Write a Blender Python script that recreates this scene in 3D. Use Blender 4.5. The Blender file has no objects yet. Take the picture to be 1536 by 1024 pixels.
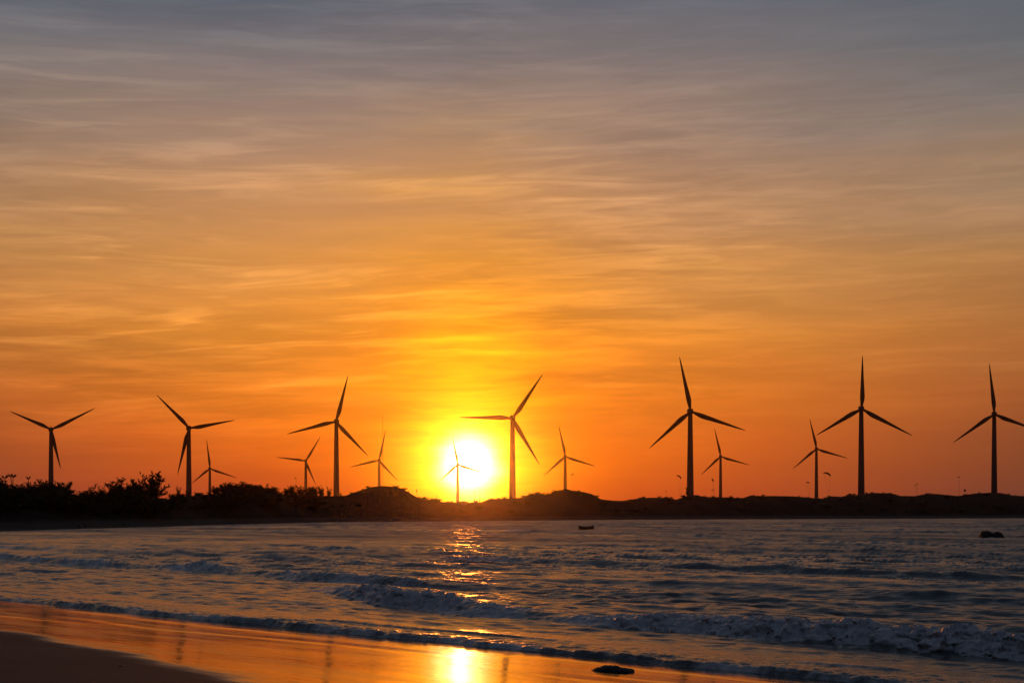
import bpy, bmesh, math, random
import numpy as np
from mathutils import Vector, Matrix

random.seed(7)
SC = bpy.context.scene
COL = SC.collection
R = math.radians

# ------------------------------------------------------------------ camera
CAM_H = 3.0                 # metres above the sea
F = 2133.0                  # focal length in photograph pixels (50 mm on 36 mm)
HOR = 768.0                 # horizon row of the photograph
cam_d = bpy.data.cameras.new('camera')
cam = bpy.data.objects.new('camera', cam_d)
COL.objects.link(cam)
cam.location = (0, 0, CAM_H)
cam.rotation_euler = (R(90), 0, 0)
cam_d.lens = 50.0
cam_d.sensor_width = 36.0
cam_d.shift_y = (HOR - 512.0) / 1536.0
cam_d.clip_start = 0.1
cam_d.clip_end = 12000
SC.camera = cam

def ray(u, v):
    """photo pixel -> (x/y, z/y) slopes of the sight line"""
    return (u - 768.0) / F, (HOR - v) / F

def at(u, v, d):
    tx, tz = ray(u, v)
    return Vector((tx * d, d, CAM_H + tz * d))

SUN_EL = R(1.96)
SUN_AZ = R(-1.75)           # from +Y towards +X
SUN_DIR = Vector((math.sin(SUN_AZ) * math.cos(SUN_EL), math.cos(SUN_AZ) * math.cos(SUN_EL), math.sin(SUN_EL)))

# ------------------------------------------------------------------ world
def lin(c):
    return tuple((v / 12.92 if v <= .04045 else ((v + .055) / 1.055) ** 2.4) for v in [k / 255.0 for k in c])

class Nodes:
    """small helper round a node tree"""
    def __init__(self, tree):
        self.t = tree; self.n = tree.nodes; self.l = tree.links
    def new(self, typ, **kw):
        n = self.n.new(typ)
        for k, v in kw.items(): setattr(n, k, v)
        return n
    def put(self, sock, v):
        if hasattr(v, 'is_linked') or isinstance(v, bpy.types.NodeSocket): self.l.new(v, sock)
        else: sock.default_value = v
    def math(self, op, a, b=None, c=None, clamp=False):
        n = self.new('ShaderNodeMath', operation=op, use_clamp=clamp)
        self.put(n.inputs[0], a)
        if b is not None: self.put(n.inputs[1], b)
        if c is not None: self.put(n.inputs[2], c)
        return n.outputs[0]
    def vmath(self, op, a, b=None, scale=None):
        n = self.new('ShaderNodeVectorMath', operation=op)
        self.put(n.inputs[0], a)
        if b is not None: self.put(n.inputs[1], b)
        if scale is not None: self.put(n.inputs['Scale'], scale)
        return n.outputs['Value'] if op in ('LENGTH', 'DOT_PRODUCT', 'DISTANCE') else n.outputs[0]
    def comb(self, x, y, z):
        n = self.new('ShaderNodeCombineXYZ')
        for s, v in zip(n.inputs, (x, y, z)): self.put(s, v)
        return n.outputs[0]
    def sep(self, v):
        n = self.new('ShaderNodeSeparateXYZ'); self.l.new(v, n.inputs[0]); return n.outputs
    def mix(self, f, a, b, blend='MIX'):
        n = self.new('ShaderNodeMix', data_type='RGBA', blend_type=blend)
        self.put(n.inputs[0], f); self.put(n.inputs[6], a); self.put(n.inputs[7], b)
        return n.outputs[2]
    def maprange(self, v, a, b, c=0.0, d=1.0, smooth=True):
        n = self.new('ShaderNodeMapRange', interpolation_type='SMOOTHSTEP' if smooth else 'LINEAR')
        self.put(n.inputs[0], v)
        for i, q in enumerate((a, b, c, d)): self.put(n.inputs[i + 1], q)
        return n.outputs[0]
    def ramp(self, f, stops, interp='LINEAR'):
        n = self.new('ShaderNodeValToRGB'); cr = n.color_ramp; cr.interpolation = interp
        while len(cr.elements) < len(stops): cr.elements.new(0.5)
        for e, (p, c) in zip(cr.elements, stops):
            e.position = p; e.color = tuple(c) + (1,)
        self.put(n.inputs[0], f)
        return n.outputs[0]
    def noise(self, vec, scale, detail=4, rough=.55, dist=0.0, lac=2.0):
        n = self.new('ShaderNodeTexNoise')
        self.put(n.inputs['Vector'], vec)
        n.inputs['Scale'].default_value = scale; n.inputs['Detail'].default_value = detail
        n.inputs['Roughness'].default_value = rough; n.inputs['Distortion'].default_value = dist
        n.inputs['Lacunarity'].default_value = lac
        return n.outputs[0]

W = bpy.data.worlds.new('World'); SC.world = W; W.use_nodes = True
nt = Nodes(W.node_tree); nt.n.clear()
out = nt.new('ShaderNodeOutputWorld')
bg_air = nt.new('ShaderNodeBackground'); bg_sky = nt.new('ShaderNodeBackground')
addsh = nt.new('ShaderNodeAddShader')
nt.l.new(bg_air.outputs[0], addsh.inputs[0]); nt.l.new(bg_sky.outputs[0], addsh.inputs[1]); nt.l.new(addsh.outputs[0], out.inputs[0])
nishita = nt.new('ShaderNodeTexSky', sky_type='NISHITA')
nishita.sun_disc = False; nishita.sun_elevation = SUN_EL; nishita.sun_rotation = SUN_AZ
nishita.dust_density = 3.0
nt.l.new(nishita.outputs[0], bg_air.inputs[0]); bg_air.inputs[1].default_value = 0.004

tc = nt.new('ShaderNodeTexCoord')
D = tc.outputs['Generated']
dx, dy, dz = nt.sep(D)
el = nt.math('MULTIPLY', nt.math('ARCSINE', dz), 180 / math.pi)          # elevation, degrees
az = nt.math('MULTIPLY', nt.math('ARCTAN2', dx, dy), 180 / math.pi)      # azimuth from +Y, degrees
daz = nt.math('ABSOLUTE', nt.math('SUBTRACT', az, math.degrees(SUN_AZ)))
# thin cirrus: long streaks, a little warped so that they are not parallel
warp = nt.noise(nt.comb(nt.math('MULTIPLY', az, .05), nt.math('MULTIPLY', el, .11), 3.1), 1.0, 3)
warp2 = nt.math('MULTIPLY', nt.math('SUBTRACT', warp, .5), 1.1)
elw = nt.math('ADD', el, warp2)
slant = nt.math('ADD', elw, nt.math('MULTIPLY', az, -.018))
c1 = nt.noise(nt.comb(nt.math('MULTIPLY', az, .075), nt.math('MULTIPLY', slant, .75), .7), 1.0, 7, .6, .35)
c2 = nt.noise(nt.comb(nt.math('MULTIPLY', az, .22), nt.math('MULTIPLY', slant, 2.3), 5.7), 1.0, 6, .62, .5)
c3 = nt.noise(nt.comb(nt.math('MULTIPLY', az, .035), nt.math('MULTIPLY', el, .22), 9.2), 1.0, 3, .5)
elj = nt.math('ADD', el, nt.math('MULTIPLY', nt.math('SUBTRACT', c3, .5), 3.5))
f_el = nt.math('DIVIDE', elj, 45.0, clamp=True)
def stops(lst): return [(e / 45.0, lin(c)) for e, c in lst]
centre = nt.ramp(f_el, stops([(0, (192, 70, 30)), (1.0, (204, 78, 26)), (3, (228, 100, 22)), (5, (234, 122, 28)), (7.2, (230, 139, 44)),
    (10, (216, 144, 73)), (12.5, (194, 139, 95)), (15, (158, 127, 109)), (17.5, (124, 115, 116)), (20, (89, 98, 112)),
    (25, (84, 92, 106)), (34, (69, 82, 97)), (45, (63, 78, 94))]))
edge = nt.ramp(f_el, stops([(0, (104, 58, 48)), (2, (122, 64, 42)), (4.5, (152, 80, 42)), (7.2, (168, 104, 54)), (10, (164, 116, 71)),
    (12.5, (154, 121, 92)), (15, (128, 114, 105)), (17.5, (99, 102, 108)), (20, (78, 89, 104)), (25, (76, 85, 98)),
    (34, (69, 82, 97)), (45, (63, 78, 94))]))
back = nt.ramp(f_el, stops([(0, (46, 42, 48)), (8, (48, 46, 56)), (20, (50, 56, 70)), (45, (64, 74, 92))]))
side = nt.mix(nt.maprange(daz, 22, 75), edge, back)
skyc = nt.mix(nt.maprange(nt.math('ADD', daz, nt.math('MULTIPLY', nt.math('LESS_THAN', az, math.degrees(SUN_AZ)), nt.math('MULTIPLY', daz, -.12))), 1, 25), centre, side)
# cloud light: streaks brighten, gaps darken
streak = nt.math('ADD', nt.maprange(c1, .38, .70, -.10, .17), nt.maprange(c2, .40, .68, -.07, .15))
patch = nt.maprange(nt.noise(nt.comb(nt.math('MULTIPLY', az, .05), nt.math('MULTIPLY', el, .09), 14.0), 1.0, 2), .35, .65, .25, 1.25)
amt = nt.math('MULTIPLY', nt.math('MULTIPLY', streak, patch), nt.math('MULTIPLY', nt.maprange(el, .5, 6, .12, 1.0), nt.math('MULTIPLY', nt.maprange(el, 10, 19, 1.0, .5), nt.maprange(az, -4, 15, 1.35, .45))))
gain = nt.math('ADD', 1.0, amt)
skyc = nt.vmath('SCALE', skyc, scale=gain)
# brighter wisps of cirrus, drifting up to the right on the left half
wv = nt.comb(nt.math('MULTIPLY', az, .12), nt.math('MULTIPLY', nt.math('ADD', nt.math('MULTIPLY', nt.math('MINIMUM', az, 2.0), -.05), elw), 1.5), 22.0)
w1 = nt.noise(wv, 1.0, 8, .58, .8)
w2 = nt.noise(nt.comb(nt.math('MULTIPLY', az, .06), nt.math('MULTIPLY', el, .16), 31.0), 1.0, 3, .5)
wisp = nt.math('MULTIPLY', nt.maprange(w1, .47, .70), nt.maprange(w2, .36, .56))
wisp = nt.math('MULTIPLY', wisp, nt.math('MULTIPLY', nt.maprange(el, 2.0, 7, .1, 1.0), nt.math('MULTIPLY', nt.maprange(el, 9, 18, 1.0, .22), nt.maprange(az, -3, 14, 1.0, .32))))
skyc = nt.vmath('ADD', nt.vmath('SCALE', skyc, scale=nt.math('ADD', 1.0, nt.math('MULTIPLY', wisp, .34))), nt.vmath('SCALE', (.10, .055, .015), scale=wisp))
# glow round the sun, drawn out upwards and squeezed by the cloud streaks
sunv = tuple(SUN_DIR)
ang = nt.math('MULTIPLY', nt.math('ARCCOSINE', nt.math('MINIMUM', nt.vmath('DOT_PRODUCT', D, sunv), 1.0)), 180 / math.pi)
def gauss(v, w): return nt.math('EXPONENT', nt.math('MULTIPLY', nt.math('POWER', nt.math('DIVIDE', v, w), 2.0), -1.0))
angj = nt.math('MULTIPLY', ang, nt.math('ADD', 1.0, nt.math('MULTIPLY', nt.math('SUBTRACT', c2, .5), -.55)))
dh = nt.math('SUBTRACT', az, math.degrees(SUN_AZ))
dv = nt.math('SUBTRACT', el, math.degrees(SUN_EL))
wide_v = nt.math('MULTIPLY', dv, nt.math('SUBTRACT', 1.0, nt.math('MULTIPLY', nt.math('GREATER_THAN', dv, 0.0), .42)))
ell = nt.math('SQRT', nt.math('ADD', nt.math('POWER', dh, 2.0), nt.math('POWER', wide_v, 2.0)))
ellj = nt.math('MULTIPLY', ell, nt.math('ADD', 1.0, nt.math('MULTIPLY', nt.math('SUBTRACT', c1, .5), -.8)))
g_wide = nt.vmath('SCALE', (.40, .13, .0), scale=gauss(ellj, 4.0))
band = nt.math('ADD', 1.0, nt.math('ADD', nt.math('MULTIPLY', nt.math('SUBTRACT', c2, .5), 1.6), nt.math('MULTIPLY', nt.math('SUBTRACT', c1, .5), 1.2)))
g_mid = nt.vmath('SCALE', (.9, .40, .0), scale=nt.math('MULTIPLY', gauss(ellj, 2.2), band))
g_in = nt.vmath('SCALE', (1.6, .85, .0), scale=gauss(angj, 1.62))
g_core = nt.vmath('SCALE', (4.8, 3.8, 2.1), scale=nt.math('EXPONENT', nt.math('MULTIPLY', nt.math('POWER', nt.math('DIVIDE', angj, 1.0), 3.0), -1.0)))
skyc = nt.vmath('MULTIPLY', skyc, nt.comb(1.0, nt.math('SUBTRACT', 1.0, nt.math('MULTIPLY', gauss(ell, 6.0), .12)), nt.math('SUBTRACT', 1.0, gauss(ellj, 5.0))))
tot = nt.vmath('ADD', nt.vmath('ADD', skyc, g_wide), nt.vmath('ADD', nt.vmath('ADD', g_mid, g_in), g_core))
nt.l.new(tot, bg_sky.inputs[0]); bg_sky.inputs[1].default_value = 1.0
W.cycles.sampling_method = 'MANUAL'; W.cycles.sample_map_resolution = 2048

# ------------------------------------------------------------------ sun
sl = bpy.data.lights.new('sun', 'SUN'); so = bpy.data.objects.new('sun', sl); COL.objects.link(so)
sl.energy = 0.45; sl.angle = R(0.6); sl.color = (1.0, .22, .025)
so.location = (0, 0, 300)
so.rotation_euler = (-SUN_DIR).to_track_quat('-Z', 'Y').to_euler()

SC.view_settings.view_transform = 'Standard'; SC.view_settings.look = 'None'
SC.view_settings.exposure = 0.0; SC.view_settings.gamma = 1.0
SC.cycles.use_denoising = True
SC.cycles.sample_clamp_indirect = 6.0
SC.cycles.sample_clamp_direct = 30.0
SC.cycles.max_bounces = 6
SC.cycles.caustics_reflective = False; SC.cycles.caustics_refractive = False

# ------------------------------------------------------------------ helpers
def tag(o, label=None, cat=None, group=None, kind=None):
    if label: o['label'] = label
    if cat: o['category'] = cat
    if group: o['group'] = group
    if kind: o['kind'] = kind
    return o

def obj(name, data, parent=None, loc=(0, 0, 0), rot=(0, 0, 0), scale=(1, 1, 1)):
    o = bpy.data.objects.new(name, data); COL.objects.link(o)
    o.location = loc; o.rotation_euler = rot; o.scale = scale
    if parent: o.parent = parent
    return o

def empty(name, loc, rot=(0, 0, 0)):
    o = bpy.data.objects.new(name, None); COL.objects.link(o)
    o.location = loc; o.rotation_euler = rot; o.empty_display_size = 1
    return o

def copy_tree(o, parent=None):
    c = o.copy(); COL.objects.link(c)
    if parent: c.parent = parent
    for ch in list(o.children): copy_tree(ch, c)
    return c

def mesh_np(name, co, quads, mat, smooth=True, attrs=None):
    me = bpy.data.meshes.new(name)
    n, m = len(co), len(quads)
    me.vertices.add(n); me.vertices.foreach_set('co', np.ascontiguousarray(co, np.float32).ravel())
    k = quads.shape[1]
    me.loops.add(m * k); me.loops.foreach_set('vertex_index', np.ascontiguousarray(quads, np.int32).ravel())
    me.polygons.add(m); me.polygons.foreach_set('loop_start', np.arange(0, m * k, k, dtype=np.int32))
    me.polygons.foreach_set('loop_total', np.full(m, k, np.int32))
    if smooth: me.polygons.foreach_set('use_smooth', np.ones(m, bool))
    me.update(calc_edges=True)
    for a, v in (attrs or {}).items():
        at_ = me.attributes.new(a, 'FLOAT', 'POINT'); at_.data.foreach_set('value', np.ascontiguousarray(v, np.float32).ravel())
    me.materials.append(mat)
    return me

def grid_quads(nr, nc):
    i = np.arange(nr * nc).reshape(nr, nc)
    return np.stack([i[:-1, :-1], i[:-1, 1:], i[1:, 1:], i[1:, :-1]], -1).reshape(-1, 4)

def from_bm(name, bm, mat, smooth=True):
    me = bpy.data.meshes.new(name); bm.to_mesh(me); bm.free()
    if smooth:
        me.polygons.foreach_set('use_smooth', [True] * len(me.polygons))
    me.materials.append(mat)
    return me

def vnoise(x, y, seed=0):
    x = np.asarray(x); y = np.asarray(y)
    xf = np.floor(x); yf = np.floor(y)
    fx = (x - xf).astype(np.float32); fy = (y - yf).astype(np.float32)
    xi = xf.astype(np.int32).view(np.uint32); yi = yf.astype(np.int32).view(np.uint32)
    fx = fx * fx * fx * (fx * (fx * 6 - 15) + 10); fy = fy * fy * fy * (fy * (fy * 6 - 15) + 10)
    u32 = np.uint32
    k0 = u32((seed * 1274126177) & 0xFFFFFFFF)
    xa = xi * u32(374761393) + k0; xb = xa + u32(374761393); ya = yi * u32(668265263); yb = ya + u32(668265263)
    def h(n):
        n = (n ^ (n >> u32(13))) * u32(1274126177)
        n = n ^ (n >> u32(16))
        return (n & u32(0xFFFFFF)).astype(np.float32) * np.float32(1 / 0x1000000)
    a = h(xa + ya); b = h(xb + ya); c = h(xa + yb); d = h(xb + yb)
    return (a + (b - a) * fx) * (1 - fy) + (c + (d - c) * fx) * fy

def fbm1(x, seed=0, octv=4, gain=.5):
    """one dimensional noise, read from a fine table"""
    lo, hi = float(np.min(x)), float(np.max(x))
    n = int(min(max((hi - lo) * 2 ** octv * 8, 64), 400000))
    t = np.linspace(lo, hi, n)
    return np.interp(x, t, fbm(t, t * 0 + seed * 3.7 + .31, seed, octv, gain))

def fbm(x, y, seed=0, octv=4, gain=.5):
    s = 0; a = 1; t = 0
    for i in range(octv):
        s = s + a * (vnoise(x * 2 ** i, y * 2 ** i, seed + i * 17) * 2 - 1); t += a; a *= gain
    return s / t

def sstep(a, b, x):
    t = np.clip((x - a) / (b - a), 0, 1); return t * t * (3 - 2 * t)

# ------------------------------------------------------------------ materials
def material(name):
    m = bpy.data.materials.new(name); m.use_nodes = True
    t = Nodes(m.node_tree)
    return m, t, t.n['Principled BSDF'], t.n['Material Output']

def simple(name, col, rough=.6, var=.25, scale=.4, spec=.4):
    m, t, b, o = material(name)
    tcn = t.new('ShaderNodeTexCoord')
    nz = t.noise(tcn.outputs['Object'], scale, 5)
    c = t.mix(t.maprange(nz, .3, .7), tuple(k * (1 - var) for k in col) + (1,), tuple(min(1, k * (1 + var)) for k in col) + (1,))
    t.l.new(c, b.inputs['Base Color'])
    b.inputs['Roughness'].default_value = rough
    b.inputs['Specular IOR Level'].default_value = spec
    return m

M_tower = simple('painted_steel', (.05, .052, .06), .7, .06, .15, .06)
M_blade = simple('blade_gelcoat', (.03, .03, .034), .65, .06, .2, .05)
M_bark = simple('bark', (.055, .042, .032), .9, .3, 3, .1)
M_leaf = simple('leaf', (.035, .05, .022), .8, .4, .8, .1)
M_rock = simple('dark_rock', (.022, .02, .019), .7, .5, 9, .12)
M_hull = simple('tarred_wood', (.03, .026, .024), .6, .3, 2, .3)
M_pole = simple('weathered_pole', (.06, .05, .04), .8, .3, 2, .2)
M_kite = simple('kite_cloth', (.06, .05, .05), .7, .2, 1, .2)

def make_dune_mat():
    m, t, b, o = material('dune_ground')
    g = t.new('ShaderNodeNewGeometry')
    P = g.outputs['Position']
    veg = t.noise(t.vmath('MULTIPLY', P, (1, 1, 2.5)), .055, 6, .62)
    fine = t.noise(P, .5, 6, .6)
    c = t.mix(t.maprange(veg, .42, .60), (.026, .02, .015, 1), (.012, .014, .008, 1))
    z = t.sep(P)[2]
    beach = t.maprange(t.math('ADD', z, t.math('MULTIPLY', t.math('SUBTRACT', fine, .5), .6)), 1.0, 1.9, 1.0, 0.0)
    c = t.mix(beach, c, (.075, .058, .045, 1))
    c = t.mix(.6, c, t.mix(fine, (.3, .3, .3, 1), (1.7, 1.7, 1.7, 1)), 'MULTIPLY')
    t.l.new(c, b.inputs['Base Color'])
    b.inputs['Roughness'].default_value = .95; b.inputs['Specular IOR Level'].default_value = .05
    bp = t.new('ShaderNodeBump'); bp.inputs['Strength'].default_value = .8; bp.inputs['Distance'].default_value = 1.0
    t.l.new(t.noise(P, .8, 6, .65), bp.inputs['Height']); t.l.new(bp.outputs[0], b.inputs['Normal'])
    return m
M_dune = make_dune_mat()

def make_sand_mat():
    m, t, b, o = material('beach_sand')
    g = t.new('ShaderNodeNewGeometry')
    P = g.outputs['Position']
    x, y, z = t.sep(P)
    p = t.math('MULTIPLY', t.math('ADD', x, y), .70711)
    l = t.math('MULTIPLY', t.math('SUBTRACT', x, y), .70711)
    PL = t.comb(l, p, 0.0)
    # edge of the film of water left by the last wave
    e1 = t.noise(t.comb(t.math('MULTIPLY', l, .16), t.math('MULTIPLY', p, .3), 2.0), 1.0, 3, .5)
    edge = t.math('ADD', t.maprange(l, -28, -15, 13.9, 10.7, False), t.math('MULTIPLY', t.math('SUBTRACT', e1, .5), 2.4))
    streak = t.noise(t.comb(t.math('MULTIPLY', l, .5), t.math('MULTIPLY', p, 2.2), 0.0), 1.0, 5, .6)
    pw = t.math('ADD', p, t.math('MULTIPLY', t.math('SUBTRACT', streak, .5), 1.3))
    wet = t.maprange(t.math('SUBTRACT', pw, edge), -.35, .75)
    grain = t.noise(P, 60, 3, .6)
    damp = t.noise(PL, .35, 4, .5)
    c = t.mix(t.maprange(damp, .3, .7), (.046, .033, .026, 1), (.066, .047, .036, 1))
    c = t.mix(.25, c, t.mix(grain, (.5, .5, .5, 1), (1.5, 1.5, 1.5, 1)), 'MULTIPLY')
    c = t.mix(wet, c, (.035, .024, .018, 1))
    t.l.new(c, b.inputs['Base Color'])
    # film thickness varies along the run-off: bands of smoother and rougher sand
    band = t.noise(t.comb(t.math('MULTIPLY', l, .25), t.math('MULTIPLY', p, 1.6), 7.0), 1.0, 5, .6)
    rw = t.maprange(band, .35, .68, .05, .17)
    rr = t.new('ShaderNodeMix', data_type='FLOAT')
    t.put(rr.inputs[0], wet); rr.inputs[2].default_value = .75; t.l.new(rw, rr.inputs[3])
    t.l.new(rr.outputs[0], b.inputs['Roughness'])
    sp = t.new('ShaderNodeMix', data_type='FLOAT')
    t.put(sp.inputs[0], wet); sp.inputs[2].default_value = .12; sp.inputs[3].default_value = .55
    t.l.new(sp.outputs[0], b.inputs['Specular IOR Level'])
    # ripples of the film, run-off rills, grain on dry sand
    rip = t.noise(t.comb(t.math('MULTIPLY', l, .9), t.math('MULTIPLY', p, 5.0), 1.0), 1.0, 5, .62)
    bp = t.new('ShaderNodeBump'); bp.inputs['Strength'].default_value = 1.0; bp.inputs['Distance'].default_value = .0055
    t.l.new(rip, bp.inputs['Height'])
    bp2 = t.new('ShaderNodeBump'); bp2.inputs['Distance'].default_value = .004
    t.put(bp2.inputs['Strength'], t.math('SUBTRACT', 1.0, wet))
    t.l.new(t.noise(P, 14, 5, .6), bp2.inputs['Height']); t.l.new(bp.outputs[0], bp2.inputs['Normal'])
    t.l.new(bp2.outputs[0], b.inputs['Normal'])
    return m
M_sand = make_sand_mat()

def make_water_mat():
    m, t, b, o = material('sea_water')
    g = t.new('ShaderNodeNewGeometry'); P = g.outputs['Position']
    at_ = t.new('ShaderNodeAttribute', attribute_name='foam')
    x, y, z = t.sep(P)
    p = t.math('MULTIPLY', t.math('ADD', x, y), .70711)
    l = t.math('MULTIPLY', t.math('SUBTRACT', x, y), .70711)
    PL = t.comb(t.math('MULTIPLY', l, .55), p, z)
    b.inputs['Base Color'].default_value = (.050, .050, .050, 1)
    b.inputs['IOR'].default_value = 1.333
    # wind roughens the open bay, the run-up by the beach is slick
    gustn = t.noise(t.comb(t.math('MULTIPLY', l, .02), t.math('MULTIPLY', p, .06), 0.0), 1.0, 4, .6)
    rg = t.math('ADD', t.maprange(p, 24, 42, .19, .24), t.maprange(p, 40, 130, 0.0, .14))
    t.l.new(t.math('ADD', rg, t.math('MULTIPLY', t.math('MULTIPLY', t.math('SUBTRACT', gustn, .5), .65), t.maprange(p, 34, 70))), b.inputs['Roughness'])
    n1 = t.noise(PL, 1.3, 6, .62, .3)
    n2 = t.noise(PL, 6.0, 5, .6, .2)
    b1 = t.new('ShaderNodeBump'); b1.inputs['Strength'].default_value = 1.0; b1.inputs['Distance'].default_value = .12
    t.l.new(n1, b1.inputs['Height'])
    b2 = t.new('ShaderNodeBump'); b2.inputs['Strength'].default_value = 1.0; b2.inputs['Distance'].default_value = .03
    t.l.new(n2, b2.inputs['Height']); t.l.new(b1.outputs[0], b2.inputs['Normal'])
    t.l.new(b2.outputs[0], b.inputs['Normal'])
    fb = t.new('ShaderNodeBsdfPrincipled')
    fb.inputs['Base Color'].default_value = (.35, .345, .365, 1)
    fb.inputs['Roughness'].default_value = .30
    fb.inputs['Specular IOR Level'].default_value = .5
    f1 = t.new('ShaderNodeBump'); f1.inputs['Strength'].default_value = 1.0; f1.inputs['Distance'].default_value = .11
    t.l.new(t.noise(P, 5.0, 5, .55), f1.inputs['Height']); t.l.new(f1.outputs[0], fb.inputs['Normal'])
    bub = t.noise(P, 5.0, 5, .6)
    fm = t.maprange(t.math('ADD', at_.outputs['Fac'], t.math('MULTIPLY', t.math('SUBTRACT', bub, .5), .8)), .20, .62)
    mx = t.new('ShaderNodeMixShader')
    t.l.new(fm, mx.inputs[0]); t.l.new(b.outputs[0], mx.inputs[1]); t.l.new(fb.outputs[0], mx.inputs[2])
    t.l.new(mx.outputs[0], o.inputs['Surface'])
    return m
M_water = make_water_mat()

# ------------------------------------------------------------------ near beach and sea bed
SQ = math.sqrt(.5)
P_SHORE = 21.9
def sand_z(p):
    """beach profile across the shore: flatter at the swash line, steeper above it, level at the back"""
    q = P_SHORE - p                       # up the beach is positive
    up = np.where(q < 0, q * .05, np.where(q < 2.5, q * (.040 + .0035 * q), 2.5 * .04875 + (q - 2.5) * .0545))
    top = 1.6
    up = np.where(up > 1.0, 1.0 + (top - 1.0) * (1 - np.exp(-(up - 1.0) / (top - 1.0))), up)
    return np.maximum(up, -2.6)

def axis(dense0, dense1, step, far0, far1, grow=1.25):
    a = list(np.arange(dense0, dense1, step)); s = step; v = a[-1]
    while v < far1: s *= grow; v += s; a.append(min(v, far1))
    s = step; v = a[0]; pre = []
    while v > far0: s *= grow; v -= s; pre.append(max(v, far0))
    return np.array(pre[::-1] + a)

pp = axis(6, 27, .10, -1500, 2600); ll = axis(-58, 20, .25, -2600, 2600)
Pg, Lg = np.meshgrid(pp, ll, indexing='ij')
und = .018 * fbm(Lg * .12, Pg * .25, 3, 3) * sstep(24, 18, Pg)
Zs = sand_z(Pg + .35 * fbm(Lg * .06, Pg * .06, 8, 3)) + und
# low edges left by older sheets of water
for k_, (pl_, sd_) in enumerate([(20.1, 61), (18.7, 62), (17.2, 63)]):
    q_ = Pg - (pl_ + .9 * fbm1(Lg * .13, sd_, 3) + .12 * fbm1(Lg * 1.1, sd_ + 5, 3))
    Zs = Zs + .011 * sstep(0, .18, q_) * sstep(1.3, .18, q_) * np.clip(.35 + 1.6 * fbm1(Lg * .16, sd_ + 9, 2), 0, 1)
# hummocks of dry sand behind the camera
Zs = Zs + 2.5 * sstep(2, -60, Pg) * (fbm(Lg * .03, Pg * .03, 21, 4) * .5 + .5)
Xs = (Pg + Lg) * SQ; Ys = (Pg - Lg) * SQ
inside = (Xs ** 2 + Ys ** 2) < 2650 ** 2
sc_ = np.where(inside, 1, 2650 / np.maximum(np.sqrt(Xs ** 2 + Ys ** 2), 1)); Xs = Xs * sc_; Ys = Ys * sc_
sand = obj('beach', mesh_np('beach', np.stack([Xs, Ys, Zs], -1).reshape(-1, 3), grid_quads(len(pp), len(ll)), M_sand))
tag(sand, kind='structure')

# ------------------------------------------------------------------ far shore
def interp(tab):
    us = np.array([a for a, b in tab], float); vs = np.array([b for a, b in tab], float)
    return lambda u: np.interp(u, us, vs)
# ground silhouette (photo column -> row) of the land across the bay
SIL = interp([(-400, 738), (-100, 742), (0, 745), (60, 744), (120, 749), (180, 749), (227, 749.5), (250, 748), (277, 744), (313, 741), (340, 738), (400, 739), (470, 743),
    (505, 744), (518, 743), (540, 735.5), (556, 730.5), (570, 728.5), (585, 729), (600, 731.5), (613, 738), (622, 743.5), (633, 750), (650, 750), (666, 753), (680, 753),
    (700, 753.5), (722, 753), (735, 748), (750, 748), (770, 747), (788, 745), (800, 741), (822, 741.5), (834, 738), (848, 733), (858, 735), (872, 737), (888, 740.5), (901, 748),
    (920, 750.5), (940, 751), (957, 747), (975, 746), (1000, 746), (1014, 749), (1024, 745.5), (1034, 742.5), (1046, 742), (1056, 745.5), (1072, 745),
    (1115, 746.5), (1125, 743), (1150, 743.5), (1176, 743.5), (1200, 744.5), (1225, 747), (1235, 747), (1244, 744), (1262, 744.5), (1275, 741.5), (1288, 743.5),
    (1300, 739.5), (1315, 739), (1338, 739.5), (1350, 743.5), (1372, 743.5), (1390, 740), (1405, 740.5), (1437, 743.5), (1460, 740), (1485, 738.5), (1502, 739),
    (1520, 743), (1545, 744), (1600, 740), (1750, 742), (2400, 745)])
SHORE_T = np.array([-3.0, -1.2, -.8, -.68, -.55, -.45, -.36, -.2475, -.1256, 0, .11, .36, .6, 1.0, 2.0])
SHORE_D = np.array([45, 60, 80, 104, 145, 185, 222, 291, 427, 500, 585, 711, 900, 1300, 2300.])
RIDGE_T = np.array([-3.0, -1.2, -.8, -.6, -.36, -.25, -.125, 0, .11, .36, .6, 1.0, 2.0])
RIDGE_O = np.array([35, 40, 45, 50, 55, 50, 55, 75, 70, 95, 110, 130, 150.])   # shore to crest
def shore_d(t): return np.interp(t, SHORE_T, SHORE_D)
def ridge_d(t): return shore_d(t) + np.interp(t, RIDGE_T, RIDGE_O)
def land_z(t, d):
    """ground height at slope t = x/y, depth d = y"""
    ds = shore_d(t); dr = ridge_d(t)
    zr = CAM_H + (HOR - SIL(t * F + 768.0)) / F * dr
    x = t * d
    k = (d - ds) / (dr - ds)
    beach = np.clip((d - ds) * .055, -2.0, .9)
    front = sstep(.12, 1.0, k)
    front = front ** .8
    lump = fbm(x * .035, d * .05, 31, 5)
    z = beach + (zr - .9) * front
    z = z + lump * 1.9 * sstep(.05, .35, k) * sstep(1.0, .72, k)
    backz = 6.5 + 2.0 * fbm(x * .008, d * .008, 41, 3)
    beh = sstep(1.02, 1.9, k)
    return np.where(k <= 1.0, z, z * (1 - beh) + np.minimum(backz, zr * .7) * beh) + .14 * fbm(x * .35, d * .2, 77, 3) * sstep(.2, .5, k)

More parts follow.
